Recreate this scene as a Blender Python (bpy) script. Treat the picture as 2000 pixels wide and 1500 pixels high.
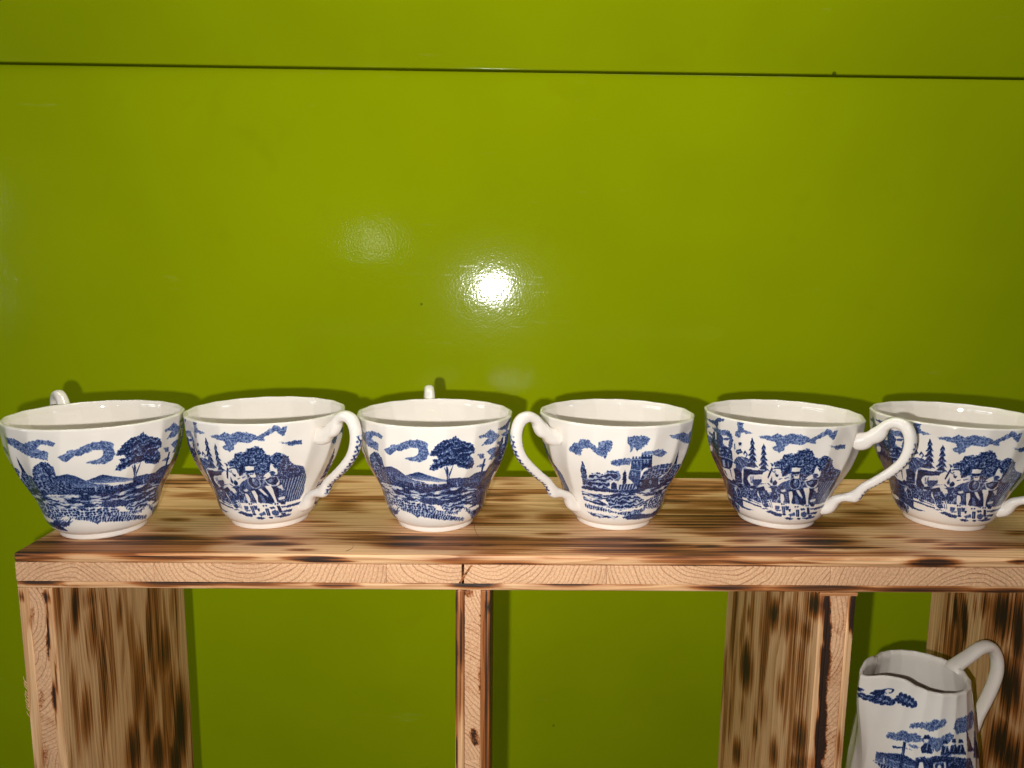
import bpy, math
import numpy as np
from mathutils import Matrix, Vector

for o in list(bpy.data.objects): bpy.data.objects.remove(o)
scene = bpy.context.scene
col = scene.collection
rng = np.random.default_rng(7)

# ------------------------------------------------------------------ camera
# world: x right along the wall, y towards the wall, z up; shelf top is z = 0
CAMH, FPX, PITCH, YAW, ROLL = .135, 1425., .1476, .0139, .0114
def cam_axes():
    cp, sp, cy, sy = math.cos(PITCH), math.sin(PITCH), math.cos(YAW), math.sin(YAW)
    fw = np.array([sy*cp, cy*cp, -sp]); r = np.array([cy, -sy, 0.]); u = np.cross(r, fw)
    c, s = math.cos(ROLL), math.sin(ROLL)
    return c*r+s*u, -s*r+c*u, fw
CR, CU, CF = cam_axes()
CP = np.array([0., 0., CAMH])
cam = bpy.data.objects.new('camera', bpy.data.cameras.new('camera'))
col.objects.link(cam); scene.camera = cam
cam.data.sensor_width = 36.; cam.data.lens = FPX/2000*36
cam.data.clip_start = .01; cam.data.clip_end = 50
cam.matrix_world = Matrix(((CR[0], CU[0], -CF[0], CP[0]), (CR[1], CU[1], -CF[1], CP[1]), (CR[2], CU[2], -CF[2], CP[2]), (0, 0, 0, 1)))

# ------------------------------------------------------------------ light
world = bpy.data.worlds.new('World'); scene.world = world; world.use_nodes = True
bg = world.node_tree.nodes['Background']
bg.inputs['Color'].default_value = (1.0, .97, .92, 1); bg.inputs['Strength'].default_value = .02
vs = scene.view_settings
vs.view_transform = 'Standard'; vs.look = 'None'; vs.exposure = 0; vs.gamma = 1

def lamp(name, kind, loc, target=None, **kw):
    d = bpy.data.lights.new(name, kind); o = bpy.data.objects.new(name, d); col.objects.link(o)
    o.location = loc
    if target is not None:
        o.rotation_euler = (Vector(target)-Vector(loc)).to_track_quat('-Z', 'Y').to_euler()
    for k, v in kw.items(): setattr(d, k, v)
    return o
# the phone's flash, just left of and below the lens
fl = CP - CR*.0195 - CU*.0145
lamp('camera_flash', 'AREA', tuple(fl), tuple(fl+CF), shape='DISK', size=.0050, energy=1.85, color=(1.0, .98, .955))
# daylight of the room: two paned windows to the left, a small one to the right, a lamp far behind; plus an unseen fill strip added overhead
for y0 in (-.80, -.57, -.25, -.02):
    for z0 in (.10, .42):
        lamp('window_pane', 'AREA', (-1.62, y0, z0), (0., y0+.02, z0-.02), shape='RECTANGLE', size=.18, size_y=.22, energy=.85, color=(.88, .95, 1.0))
lamp('far_window', 'AREA', (1.75, .08, .22), (0, .3, .2), shape='RECTANGLE', size=.16, size_y=.22, energy=.7, color=(.72, .92, 1.0))
lamp('room_lamp', 'AREA', (-.585, -2.0, .385), (-.3, .68, .2), shape='DISK', size=.10, energy=.30, color=(1.0, .97, .8))
lamp('overhead_fill', 'AREA', (-.14, .50, .95), (-.08, .675, .42), shape='RECTANGLE', size=1.4, size_y=.14, energy=6.4, color=(1.0, .97, .9))  # added strip close to the wall, out of view, to brighten its upper part

# ------------------------------------------------------------------ pixel helpers (2000 x 1500 photo)
def rays(px, py):
    px, py = np.asarray(px, float), np.asarray(py, float)
    return CF + CR*((px-1000)/FPX)[..., None] - CU*((py-750)/FPX)[..., None]
def on_y(px, py, y): d = rays(px, py); return CP + d*((y-CP[1])/d[..., 1])[..., None]
def on_z(px, py, z): d = rays(px, py); return CP + d*((z-CP[2])/d[..., 2])[..., None]
def on_x(px, py, x): d = rays(px, py); return CP + d*((x-CP[0])/d[..., 0])[..., None]
def sstep(a, b, x):
    t = np.clip((x-a)/(b-a), 0, 1); return t*t*(3-2*t)

# ------------------------------------------------------------------ mesh helpers
WM = {}
def link(o, parent=None, M=None):
    col.objects.link(o)
    M = M or Matrix.Identity(4)
    if parent is not None:
        o.parent = parent; o.matrix_parent_inverse = WM.get(parent.name, Matrix.Identity(4)).inverted()
    o.matrix_basis = M; WM[o.name] = M.copy()
    return o
def mesh_from(name, V, F, mat=None, attrs=None, smooth=True):
    V = np.asarray(V, np.float32); F = np.asarray(F, np.int32)
    me = bpy.data.meshes.new(name)
    k = F.shape[1]
    me.vertices.add(len(V)); me.vertices.foreach_set('co', V.ravel())
    me.loops.add(F.size); me.loops.foreach_set('vertex_index', F.ravel())
    me.polygons.add(len(F)); me.polygons.foreach_set('loop_start', np.arange(0, F.size, k, dtype=np.int32))
    me.polygons.foreach_set('use_smooth', np.full(len(F), smooth))
    me.update(calc_edges=True); me.validate()
    for an, av in (attrs or {}).items():
        a = me.attributes.new(an, 'FLOAT', 'POINT'); a.data.foreach_set('value', np.asarray(av, np.float32))
    if mat: me.materials.append(mat)
    return me
def tag(o, label=None, cat=None, group=None, kind=None):
    for k, v in (('label', label), ('category', cat), ('group', group), ('kind', kind)):
        if v: o[k] = v
    return o
def empty(name, loc, rz=0.):
    o = bpy.data.objects.new(name, None); o.empty_display_size = .02
    return link(o, None, Matrix.Translation(loc) @ Matrix.Rotation(rz, 4, 'Z'))

# ------------------------------------------------------------------ node helpers
class NT:
    def __init__(s, name):
        s.m = bpy.data.materials.new(name); s.m.use_nodes = True
        s.t = s.m.node_tree; s.b = s.t.nodes['Principled BSDF']
    def n(s, typ, ins=None, **kw):
        nd = s.t.nodes.new(typ)
        for k, v in kw.items(): setattr(nd, k, v)
        for k, v in (ins or {}).items(): s.set(nd.inputs[k], v)
        return nd
    def set(s, sock, v):
        if isinstance(v, bpy.types.NodeSocket): s.t.links.new(v, sock)
        elif isinstance(v, bpy.types.Node): s.t.links.new(v.outputs[0], sock)
        else: sock.default_value = v
    def math(s, op, a, b=0., c=0.): return s.n('ShaderNodeMath', {0: a, 1: b, 2: c}, operation=op).outputs[0]
    def mr(s, v, a, b, c=0., d=1., smooth=True):
        return s.n('ShaderNodeMapRange', {'Value': v, 'From Min': a, 'From Max': b, 'To Min': c, 'To Max': d}, interpolation_type='SMOOTHSTEP' if smooth else 'LINEAR').outputs[0]
    def mix(s, f, a, b, blend='MIX'):
        nd = s.t.nodes.new('ShaderNodeMix'); nd.data_type = 'RGBA'; nd.blend_type = blend
        s.set(nd.inputs[0], f); s.set(nd.inputs[6], a); s.set(nd.inputs[7], b); return nd.outputs[2]
    def ramp(s, f, stops):
        nd = s.n('ShaderNodeValToRGB', {'Fac': f}); e = nd.color_ramp.elements
        while len(e) < len(stops): e.new(.5)
        for el, (p, c) in zip(e, stops): el.position = p; el.color = (*c, 1)
        return nd.outputs[0]
    def noise(s, vec, scale, detail=2., rough=.5):
        return s.n('ShaderNodeTexNoise', {'Vector': vec, 'Scale': scale, 'Detail': detail, 'Roughness': rough}).outputs[0]
    def vscale(s, vec, sc, off=None):
        v = s.n('ShaderNodeVectorMath', {0: vec, 1: sc}, operation='MULTIPLY').outputs[0]
        if off is not None: v = s.n('ShaderNodeVectorMath', {0: v, 1: off}, operation='ADD').outputs[0]
        return v

# ------------------------------------------------------------------ materials
def make_paint():
    k = NT('lime_gloss_paint'); tc = k.n('ShaderNodeTexCoord').outputs['Object']
    big = k.noise(tc, 3.4, 3., .55); sm = k.noise(tc, 26., 3.)
    c = k.mix(k.mr(big, .3, .7), (.335, .424, .0008, 1), (.388, .482, .0010, 1))
    c = k.mix(k.mr(sm, .6, .85, 0., .7), c, (.335, .41, .001, 1))
    scf = k.noise(k.vscale(tc, (9., 1., 70.)), 1., 4., .75)
    c = k.mix(k.mr(scf, .66, .80, 0., .30), c, (.50, .55, .10, 1))
    # few specks of dirt
    v = k.n('ShaderNodeTexVoronoi', {'Vector': tc, 'Scale': 9.}).outputs['Distance']
    c = k.mix(k.mr(v, .012, .022, .75, 0.), c, (.03, .04, .005, 1))
    k.set(k.b.inputs['Base Color'], c)
    scr = k.noise(k.vscale(tc, (18., 1., 160.)), 1.0, 3., .7)
    k.set(k.b.inputs['Roughness'], k.mr(scr, .60, .8, .098, .19))
    k.b.inputs['Specular IOR Level'].default_value = .33
    h1 = k.noise(tc, 520., 1.5); h2 = k.noise(tc, 60., 2.)
    h = k.math('ADD', k.math('MULTIPLY', h1, .00006), k.math('MULTIPLY', h2, .00012))
    bp = k.n('ShaderNodeBump', {'Height': h, 'Strength': 1., 'Distance': 1.})
    k.set(k.b.inputs['Normal'], bp)
    return k.m

def make_wood(name, light, dark, spacing=.0026, contrast=.75, burnmul=1.0, sharp=.62):
    k = NT(name); tc = k.n('ShaderNodeTexCoord').outputs['Object']
    rnd = k.n('ShaderNodeObjectInfo').outputs['Random']
    off = k.n('ShaderNodeCombineXYZ', {0: k.math('MULTIPLY', rnd, 7.), 1: k.math('MULTIPLY', rnd, 13.), 2: rnd}).outputs[0]
    w = k.noise(k.vscale(tc, (5., 22., 22.), off), 1., 2., .55)
    w2 = k.noise(k.vscale(tc, (14., 120., 120.), off), 1., 2., .6)
    yz = k.vscale(tc, (0., 1., 1.)); L = k.n('ShaderNodeVectorMath', {0: yz}, operation='LENGTH').outputs['Value']
    rr = k.math('ADD', L, k.math('MULTIPLY', w, .016)); rr = k.math('ADD', rr, k.math('MULTIPLY', w2, .0016))
    ph = k.math('DIVIDE', rr, spacing)
    fr = k.math('FRACT', ph)
    late = k.math('MULTIPLY', k.mr(fr, sharp-.25, .93), k.mr(fr, .93, 1., 1., 0.))
    ringv = k.n('ShaderNodeTexWhiteNoise', {'W': k.math('FLOOR', ph)}, noise_dimensions='1D').outputs['Value']
    late = k.math('MULTIPLY', late, k.mr(ringv, 0., 1., .45, 1.))
    fib = k.noise(k.vscale(tc, (14., 1100., 1100.), off), 1., 3., .7)
    patch = k.noise(k.vscale(tc, (8., 30., 30.), off), 1., 2.)
    c = k.mix(k.math('MULTIPLY', late, contrast), (*light, 1), (*dark, 1))
    c = k.mix(k.mr(patch, .35, .7, 0., .35), c, k.mix(.5, (*dark, 1), (*light, 1)))
    c = k.mix(1., c, k.ramp(fib, [(.28, (.66, .63, .58)), (.72, (1.16, 1.14, 1.12))]), 'MULTIPLY')
    # scorch marks left by the burner: attribute gives where, the rings and fibres give the streaks
    at = k.n('ShaderNodeAttribute', attribute_name='burn').outputs['Fac']
    st = k.noise(k.vscale(tc, (3., 980., 980.), off), 1., 1., .5)
    st2 = k.noise(k.vscale(tc, (4., 300., 300.), off), 1., 1., .5)
    strp = k.math('MULTIPLY', k.mr(st, .44, .56, .40, 1.25), k.mr(st2, .43, .55, .45, 1.2))
    strp = k.math('MULTIPLY', strp, k.math('ADD', .75, k.math('MULTIPLY', late, .6)))
    # deep scorch swallows the streaks, its fringe breaks up into them
    b = k.math('ADD', k.math('MULTIPLY', at, k.math('ADD', .30, k.math('MULTIPLY', strp, .66))), k.math('MULTIPLY', k.math('POWER', at, 3.), .32))
    b = k.math('MULTIPLY', b, burnmul)
    tan = k.mix(k.mr(b, .03, .42, 0., 1.), c, k.mix(1., c, (.52, .28, .125, 1), 'MULTIPLY'))
    c = k.mix(k.mr(b, .24, .80, 0., .97), tan, (.018, .009, .005, 1))
    k.set(k.b.inputs['Base Color'], c)
    k.set(k.b.inputs['Roughness'], k.mr(b, .1, .8, .48, .62))
    k.b.inputs['Specular IOR Level'].default_value = .38
    h = k.math('ADD', k.math('MULTIPLY', late, .00008), k.math('MULTIPLY', fib, .00012))
    bp = k.n('ShaderNodeBump', {'Height': h, 'Strength': .9, 'Distance': 1.})
    k.set(k.b.inputs['Normal'], bp)
    return k.m

def make_china():
    k = NT('glazed_earthenware'); tc = k.n('ShaderNodeTexCoord').outputs['Object']
    ink = k.n('ShaderNodeAttribute', attribute_name='ink').outputs['Fac']
    g = k.noise(tc, 1500., 2., .55)
    ink = k.math('MULTIPLY', ink, k.mr(g, .34, .66, .74, 1.26))
    c = k.ramp(ink, [(0., (.79, .725, .645)), (.10, (.73, .685, .64)), (.32, (.265, .325, .475)), (.55, (.070, .108, .245)), (.78, (.018, .031, .098)), (1., (.007, .012, .040))])
    k.set(k.b.inputs['Base Color'], c)
    k.b.inputs['Roughness'].default_value = .022
    k.b.inputs['IOR'].default_value = 1.52
    k.b.inputs['Coat Weight'].default_value = .3; k.b.inputs['Coat Roughness'].default_value = .02
    h = k.math('MULTIPLY', k.noise(tc, 130., 2.), .00012)
    k.set(k.b.inputs['Normal'], k.n('ShaderNodeBump', {'Height': h, 'Strength': .8, 'Distance': 1.}))
    return k.m
PAINT = make_paint()
PINE_L, PINE_D = (.81, .505, .27), (.48, .225, .085)
WOOD = make_wood('scorched_pine', PINE_L, PINE_D, .0023, .8, sharp=.55)
ENDW = make_wood('pine_end_grain', (.78, .475, .275), (.36, .16, .075), .0021, .85, sharp=.80)
CHINA = make_china()

# ------------------------------------------------------------------ wall: two gloss panels with an open joint between them
YW = .68
wall = tag(empty('wall', (0, YW+.02, -.9)), 'glossy lime green painted panel wall behind the shelf', None, None, 'structure')
def axis(lo, hi, r, step):
    n = max(2, int(round((hi-lo-2*r)/step))+1)
    a = np.linspace(lo+r, hi-r, n)
    e = np.array([0., .22, .45, .7]) * r
    return np.concatenate([lo+e, a, (hi-e)[::-1]])
def rounded_box(lo, hi, r, steps):
    lo, hi = np.array(lo, float), np.array(hi, float)
    ax = [axis(lo[i], hi[i], r, steps[i]) for i in range(3)]
    V, F, base = [], [], 0
    for i in range(3):
        j, k = (i+1) % 3, (i+2) % 3
        A, B = np.meshgrid(ax[j], ax[k], indexing='ij')
        na, nb = A.shape
        for s in (0, 1):
            P = np.zeros((na, nb, 3)); P[..., j] = A; P[..., k] = B; P[..., i] = (hi if s else lo)[i]
            V.append(P.reshape(-1, 3))
            q = np.arange(na*nb).reshape(na, nb)+base
            f = np.stack([q[:-1, :-1], q[1:, :-1], q[1:, 1:], q[:-1, 1:]], -1).reshape(-1, 4)
            F.append(f if s else f[:, ::-1]); base += na*nb
    V = np.concatenate(V); F = np.concatenate(F)
    c = np.clip(V, lo+r, hi-r); d = V-c; n = np.linalg.norm(d, axis=1, keepdims=True)
    N = d/np.maximum(n, 1e-9)
    key = np.round(V*1e6).astype(np.int64)
    _, idx, inv = np.unique(key, axis=0, return_index=True, return_inverse=True)
    return (c+N*r)[idx], inv.ravel()[F], N[idx]
ZS = .3140
for lo, hi in (((-1.3, YW, -.9), (1.3, YW+.016, ZS-.0007)), ((-1.3, YW-.0012, ZS+.0010), (1.3, YW+.016, 1.3))):
    V, F, N = rounded_box(lo, hi, .0009, (.2, .01, .2))
    o = bpy.data.objects.new('panel', mesh_from('panel', V, F, PAINT)); link(o, wall)
V, F, N = rounded_box((-1.3, YW+.0165, -.9), (1.3, YW+.03, 1.3), .001, (.5, .01, .5))
link(bpy.data.objects.new('backing', mesh_from('backing', V, F, PAINT)), wall)

# ------------------------------------------------------------------ noise for burn maps and prints
def vnoise(x, y, seed):
    r = np.random.default_rng(seed); T = r.random((256, 256))
    xi, yi = np.floor(x).astype(int), np.floor(y).astype(int); fx, fy = x-xi, y-yi
    fx, fy = fx*fx*(3-2*fx), fy*fy*(3-2*fy)
    g = lambda a, b: T[a & 255, b & 255]
    return (g(xi, yi)*(1-fx)+g(xi+1, yi)*fx)*(1-fy)+(g(xi, yi+1)*(1-fx)+g(xi+1, yi+1)*fx)*fy
def fnoise(x, y, seed): return vnoise(x, y, seed)*.6+vnoise(x*2.1, y*2.1, seed+1)*.28+vnoise(x*4.3, y*4.3, seed+2)*.12

# ------------------------------------------------------------------ shelf unit of scorched three-layer boards
XL, XLi, XM0, XM1, XR0, XR1, XP0, XP1 = -.2352, -.2184, -.0220, -.0045, .1588, .1764, .3022, .3200
YF, YR, TB, ZB = .3390, .4812, .0180, -.2250
unit = empty('shelf_unit', ((XL+XP1)/2, (YF+YR)/2, ZB-TB))
tag(unit, 'open shelf unit of scorched pale pine boards carrying a row of teacups', 'shelf')

def burn_field(P, N, plane, blobs, amb=.0, seed=3):
    """plane: ('z',0) top face, ('y',YF) front edge, ('x',X) side face; blobs in photo pixels"""
    ax, val = plane
    out = np.zeros(len(P))
    i = 'xyz'.index(ax)
    a, b = {'z': (0, 1), 'y': (0, 2), 'x': (2, 1)}[ax]   # a: along the grain for shelf, see below
    f = {'z': on_z, 'y': on_y, 'x': on_x}[ax]
    m = np.abs(P[:, i]-val) < .0045
    if not m.any(): return out
    Q = P[m]
    n1 = fnoise(Q[:, a]*25+9, Q[:, b]*200+5, seed)
    acc = np.zeros(len(Q))
    for (px, py, hx, hy, s) in blobs:
        if ax == 'y' and hx > 18 and s > 0: hy, s = hy*1.3, s*.95
        c = f(px, py, val); ex = f(px+hx, py, val)-c; ey = f(px, py+hy, val)-c
        # solve offsets in the face's own 2D frame
        A = np.array([[ex[a], ey[a]], [ex[b], ey[b]]])
        w = np.linalg.solve(A, np.stack([Q[:, a]-c[a], Q[:, b]-c[b]]))
        d = np.sqrt(w[0]**2+w[1]**2) + (n1-.5)*.35
        if s < 0: acc = acc*(1-sstep(1.3, .6, d)); continue       # chip or knot heart left pale
        acc = np.maximum(acc, s*(sstep(1.35, .45, d) if ax == 'y' else sstep(1.85, .05, d)))
    out[m] = np.clip(acc, 0, 1.2)
    return out

def board(name, lo, hi, grain, pith, mat, parent, faces=(), r=.0007, steps=None, amb=0., seed=1, warp=0.):
    g = 'xyz'.index(grain)
    if steps is None: steps = [.0010]*3; steps[g] = .004
    V, F, N = rounded_box(lo, hi, r, steps)
    burn = np.zeros(len(V))
    if amb:
        t = [0, 1, 2]; t.remove(g)
        x, y = V[:, g], V[:, t[0]]+V[:, t[1]]*1.7
        q = fnoise(x*14+seed*3.1, y*70+seed*7.7, seed)
        burn = np.maximum(burn, amb*sstep(.42, .75, q))
    for pl, blobs in faces: burn = np.maximum(burn, burn_field(V, N, pl, blobs, seed=seed+5))
    if warp:   # hand-sawn edge: a fraction of a millimetre of waviness
        V = V.copy(); V[:, 1] += np.where(N[:, 1] < -.5, (fnoise(V[:, 0]*40+seed, V[:, 2]*40, seed)-.5)*warp, 0)
    R = {'x': Matrix.Identity(3), 'y': Matrix.Rotation(math.pi/2, 3, 'Z'), 'z': Matrix.Rotation(-math.pi/2, 3, 'Y')}[grain]
    Rn = np.array(R)
    L = (V-np.array(pith)) @ Rn
    o = bpy.data.objects.new(name, mesh_from(name, L, F, mat, {'burn': burn}))
    return link(o, parent, Matrix.Translation(pith) @ R.to_4x4())

top_blobs = [(499,1051,62,6,.95),(535,1063,52,5,.95),(586,1074,30,3,.8),(797,1051,58,6,.95),(790,1064,68,8,.95),(934,1053,46,3,.6),(928,1065,58,4.5,.85),
 (420,1003,28,9,.6),(670,985,40,14,.6),(640,962,70,6,.35),(95,1058,48,5,.7),(305,1052,97,9,.95),(240,1046,40,4,.5),(330,1035,40,5,.6),(345,1015,30,5,.55),
 (350,945,40,8,.5),(390,965,40,5,.5),(385,1000,40,6,.45),
 (990,975,36,5,.6),(985,1008,46,9,.65),(1000,945,30,4,.4),(1085,1010,42,13,.65),(1120,985,30,8,.45),(1080,1043,34,3.5,.6),(1260,1056,52,4,.75),(1280,1065,80,4,.85),(1380,1067,32,4,.75),(1455,1057,42,4.5,.6),
 (1330,1010,40,8,.4),(1380,981,44,10,.65),(1425,1013,38,12,.65),(1400,955,32,8,.7),(1345,1030,45,4,.45),
 (1590,1047,76,4,.75),(1610,1058,66,7,.95),(1632,1069,84,4,.9),(1560,1040,80,3,.5),(1745,1049,38,3.5,.55),(1808,1056,38,5,.75),(1856,1063,12,3.5,.8),(1895,1071,78,4,.75),(1950,1066,30,4,.6),
 (1690,1003,52,12,.6),(1660,985,40,8,.45),(1700,965,40,6,.35),(1990,1040,30,8,.5),(700,1000,30,4,.4),(1180,1074,150,1.6,.35),(640,1028,60,3,.45),(620,1018,40,2.5,.5),(926,1065,14,1.8,-1),(1634,1074,14,1.6,-1),(70,1067,18,2,-1),(1850,1063,24,4,.55)]
front_blobs = [(85,1089,48,2.5,.8),(350,1089,165,3,.75),(600,1090,70,3.2,.85),(640,1096,60,2.6,.75),(460,1090,65,3.5,.6),(300,1096,90,2,.5),(1350,1089.5,115,2,.9),(1300,1096,60,3,.4),(1825,1100,62,8,1.),(1500,1098,125,3,.45),(1700,1093,60,2,.5),(1990,1098,26,4,.8),(1860,1108,40,3,.5),(1600,1092,70,2,.6),
 (80,1138,52,3,.95),(150,1144,40,2,.5),(370,1139,145,3,.9),(330,1145,70,2,.6),(500,1140,115,2.5,.8),(655,1143,55,5,.85),(800,1140,90,2,.5),(925,1143,66,7,1.1),(1110,1142,66,4,.8),(1240,1144,60,2.5,.5),(1420,1149,100,4.5,1.),(1600,1150,140,4.5,1.),(1800,1152,140,5,1.),(1960,1154,80,5,1.),(1500,1155,90,2,.7)]
ZT1, ZT2 = -.0049, -.0145
tb = board('top_board', (XL, YF, ZT1), (XP1, YR, 0), 'x', (.02, .43, -.075), WOOD, unit, [(('z', 0.), top_blobs), (('y', YF), front_blobs)], r=.0014, amb=.62, seed=4, warp=.0006)
# cross-laid core: blocks with end grain showing, each with its own heart
cuts = [25, 300, 754, 906, 1185, 1623, 2240]
hearts = [(133, 1205), (480, 1035), (905, 1030), (965, 1045), (1415, 1035), (1885, 1215)]
cx = [float(on_y(c, 1120, YF)[0]) for c in cuts]; cx[0] = XL+.0002; cx[-1] = XP1-.0002
for i in range(6):
    h = on_y(hearts[i][0], hearts[i][1], YF)
    g1 = .0011 if i == 2 else .00006
    board('core_block', (cx[i]+.00006, YF+.0003, ZT2), (cx[i+1]-g1, YR-.0002, ZT1-.00005), 'y', (h[0], YF, h[2]), ENDW, tb, r=.0003, steps=(.003, .01, .0012), amb=.12, seed=20+i, warp=.0003)
V, F, N = rounded_box((-.0007, 0, -.0047), (.0007, .01, .0047), .0004, (.0007, .005, .002))
V[:, 0] += V[:, 2]*.62                                      # slanting sliver wedged in the open joint
sl = on_y(909, 1119, YF)
o = bpy.data.objects.new('joint_sliver', mesh_from('joint_sliver', V, F, WOOD, {'burn': np.full(len(V), .55)})); link(o, tb, Matrix.Translation((sl[0], YF+.0001, (ZT1+ZT2)/2)))
board('bottom_ply', (XL+.0002, YF+.0002, -TB), (XP1-.0002, YR-.0003, ZT2-.00005), 'x', (.02, .43, -.09), WOOD, tb, [(('y', YF), front_blobs)], r=.0010, amb=.4, seed=6, warp=.0007)

left_face = [(147,1183,8,60,1.),(133,1240,5,70,.5),(180,1233,13,65,.6),(175,1170,16,25,.55),(233,1200,7,42,.6),(320,1277,15,62,.8),(272,1335,14,90,.75),(167,1400,13,65,.75),(353,1417,13,85,1.),(262,1462,15,60,.85),(290,1400,13,75,.75),(335,1350,10,70,.6),(300,1190,5,45,.4),(335,1180,6,60,.45),(240,1290,4,60,.45),(310,1470,20,50,.8),(150,1330,7,60,.4),(345,1480,14,50,.9),(120,1170,5,25,.5)]
left_front = [(92,1240,3,60,.9),(88,1165,10,12,.7),(104,1360,6,30,.8),(108,1340,3,80,.7),(60,1210,6,26,.4),(78,1370,6,22,.35),(85,1480,7,30,.4),(40,1165,6,10,.5)]
mid_front = [(902,1248,2.6,85,1.),(893,1276,3.5,32,.75),(890,1180,5,22,.7),(948,1197,9,13,.6),(944,1206,9,2.5,1.),(952,1187,9,3,.9),(925,1440,8,16,.9),(930,1452,8,9,.8),(912,1160,14,8,.6),(947,1385,6,25,.6),(892,1470,2,40,.8),(938,1330,3,30,.5),(956,1300,2.5,140,.7)]
mid_face = [(966,1200,4,80,.7),(972,1330,4,100,.6)]
right_face = [(1511,1200,13,32,.9),(1457,1302,12,48,1.),(1544,1215,22,38,.7),(1592,1180,16,28,1.),(1574,1232,12,24,.7),(1526,1350,11,38,.6),(1562,1440,14,44,.85),(1475,1425,5,28,.7),(1511,1472,8,34,.8),(1439,1470,8,28,.8),(1545,1290,8,60,.45),(1490,1380,10,40,.5),(1465,1200,8,20,.5),(1570,1330,8,40,.45),(1560,1490,20,24,.8),(1450,1385,8,30,.4)]
right_front = [(1617,1230,8,110,1.4),(1609,1380,8,120,1.4),(1600,1480,8,80,1.4),(1666,1205,9,40,1.1),(1668,1175,10,14,1.),(1655,1420,5,40,.5),(1610,1290,10,10,.3),(1640,1460,6,40,.45),(1645,1395,10,4,.5)]
pan_face = [(1868,1200,6,38,.95),(1883,1210,6,44,1.),(1955,1200,26,52,1.),(1988,1230,14,75,1.),(1930,1180,14,30,.7),(1967,1335,16,62,.95),(1985,1345,12,70,.95),(1952,1450,22,44,1.),(1975,1480,22,50,1.),(1905,1190,5,30,.5),(1930,1380,10,40,.5),(1835,1270,10,14,.4),(2050,1250,50,90,.9),(2060,1420,50,60,.9)]
def upright(x0, x1, w0, w1, face, fx, front, pith, seed, core_cuts, core_hearts, ztop=-TB-.0001, amb=.55, tilt=0., label=None):
    zb = ZB
    rootname = 'upright'
    # left ply carries the name of the board; core blocks and right ply are its pieces
    a, b = x0+w0, x1-w1
    faces = [(('y', YF), front)]
    fl_ = faces+([(('x', x0), face)] if fx == 'l' else []); fr_ = faces+([(('x', x1), face)] if fx == 'r' else [])
    st = (.0009, .0012, .004)
    up = board(rootname, (x0, YF+.0008, zb), (a, YR-.0006, ztop), 'z', (pith[0], pith[1], -.1), WOOD, unit, fl_, r=.0007, steps=st, amb=amb, seed=seed)
    board('side_ply', (b, YF+.0006, zb), (x1, YR-.0004, ztop), 'z', (pith[2], pith[3], -.1), WOOD, up, fr_, r=.0007, steps=st, amb=amb, seed=seed+1)
    zc = [ztop]+core_cuts+[zb]
    for i in range(len(zc)-1):
        hx, hz = core_hearts[i]
        board('core_block', (a+.00006, YF+.0011, zc[i+1]+.00005), (b-.00006, YR-.0008, zc[i]-.00005), 'y', (hx, YF, hz), ENDW, up, faces, r=.0003, steps=(.0012, .01, .0015), amb=.2, seed=seed+10+i)
    return up
upright(XL, XLi, .0050, .0043, left_face, 'r', left_front, (XL-.05, .50, XLi-.045, .425), 31, [-.052, -.105, -.165], [(XL-.012, -.030), (XL-.02, -.045), (XLi+.02, -.118), (XL-.01, -.2)])
upright(XM0, XM1, .0046, .0049, mid_face, 'r', mid_front, (XM0-.05, .36, XM1+.04, .38), 41, [-.035, -.110, -.17], [(XM1+.018, -.012), (XM0-.028, -.125), (XM0-.012, -.155), (XM1+.03, -.2)])
u3 = upright(XR0, XR1, .0046, .0038, right_face, 'l', right_front, (XR0-.03, .40, XR1+.03, .34), 51, [-.0905, -.15], [(XR0-.055, -.03), (XR1+.015, -.135), (XR0-.05, -.18)], ztop=-TB-.0021)
upright(XP0, XP1, .0050, .0045, pan_face, 'l', [], (XP0-.035, .37, XP1+.03, .4), 61, [-.08, -.15], [(XP0-.03, -.04), (XP1+.03, -.1), (XP0-.03, -.2)])
# thin packing strip between top board and the upright beside the jug
V, F, N = rounded_box((XR0-.0006, YF+.0002, -TB-.0020), (XR1+.0006, YR-.001, -TB-.0001), .0004, (.002, .01, .001))
link(bpy.data.objects.new('packing_strip', mesh_from('packing_strip', V-np.array([0, .4, 0]), F, WOOD, {'burn': np.full(len(V), .42)})), unit, Matrix.Translation((0, .4, 0)))
# lower board the jug stands on (below the picture)
lb = board('lower_board', (XL, YF, ZB-TB), (XP1, YR, ZB-.0001), 'x', (0, .43, ZB-.08), WOOD, unit, [], r=.0012, steps=(.006, .003, .003), amb=.5, seed=71)

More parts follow.
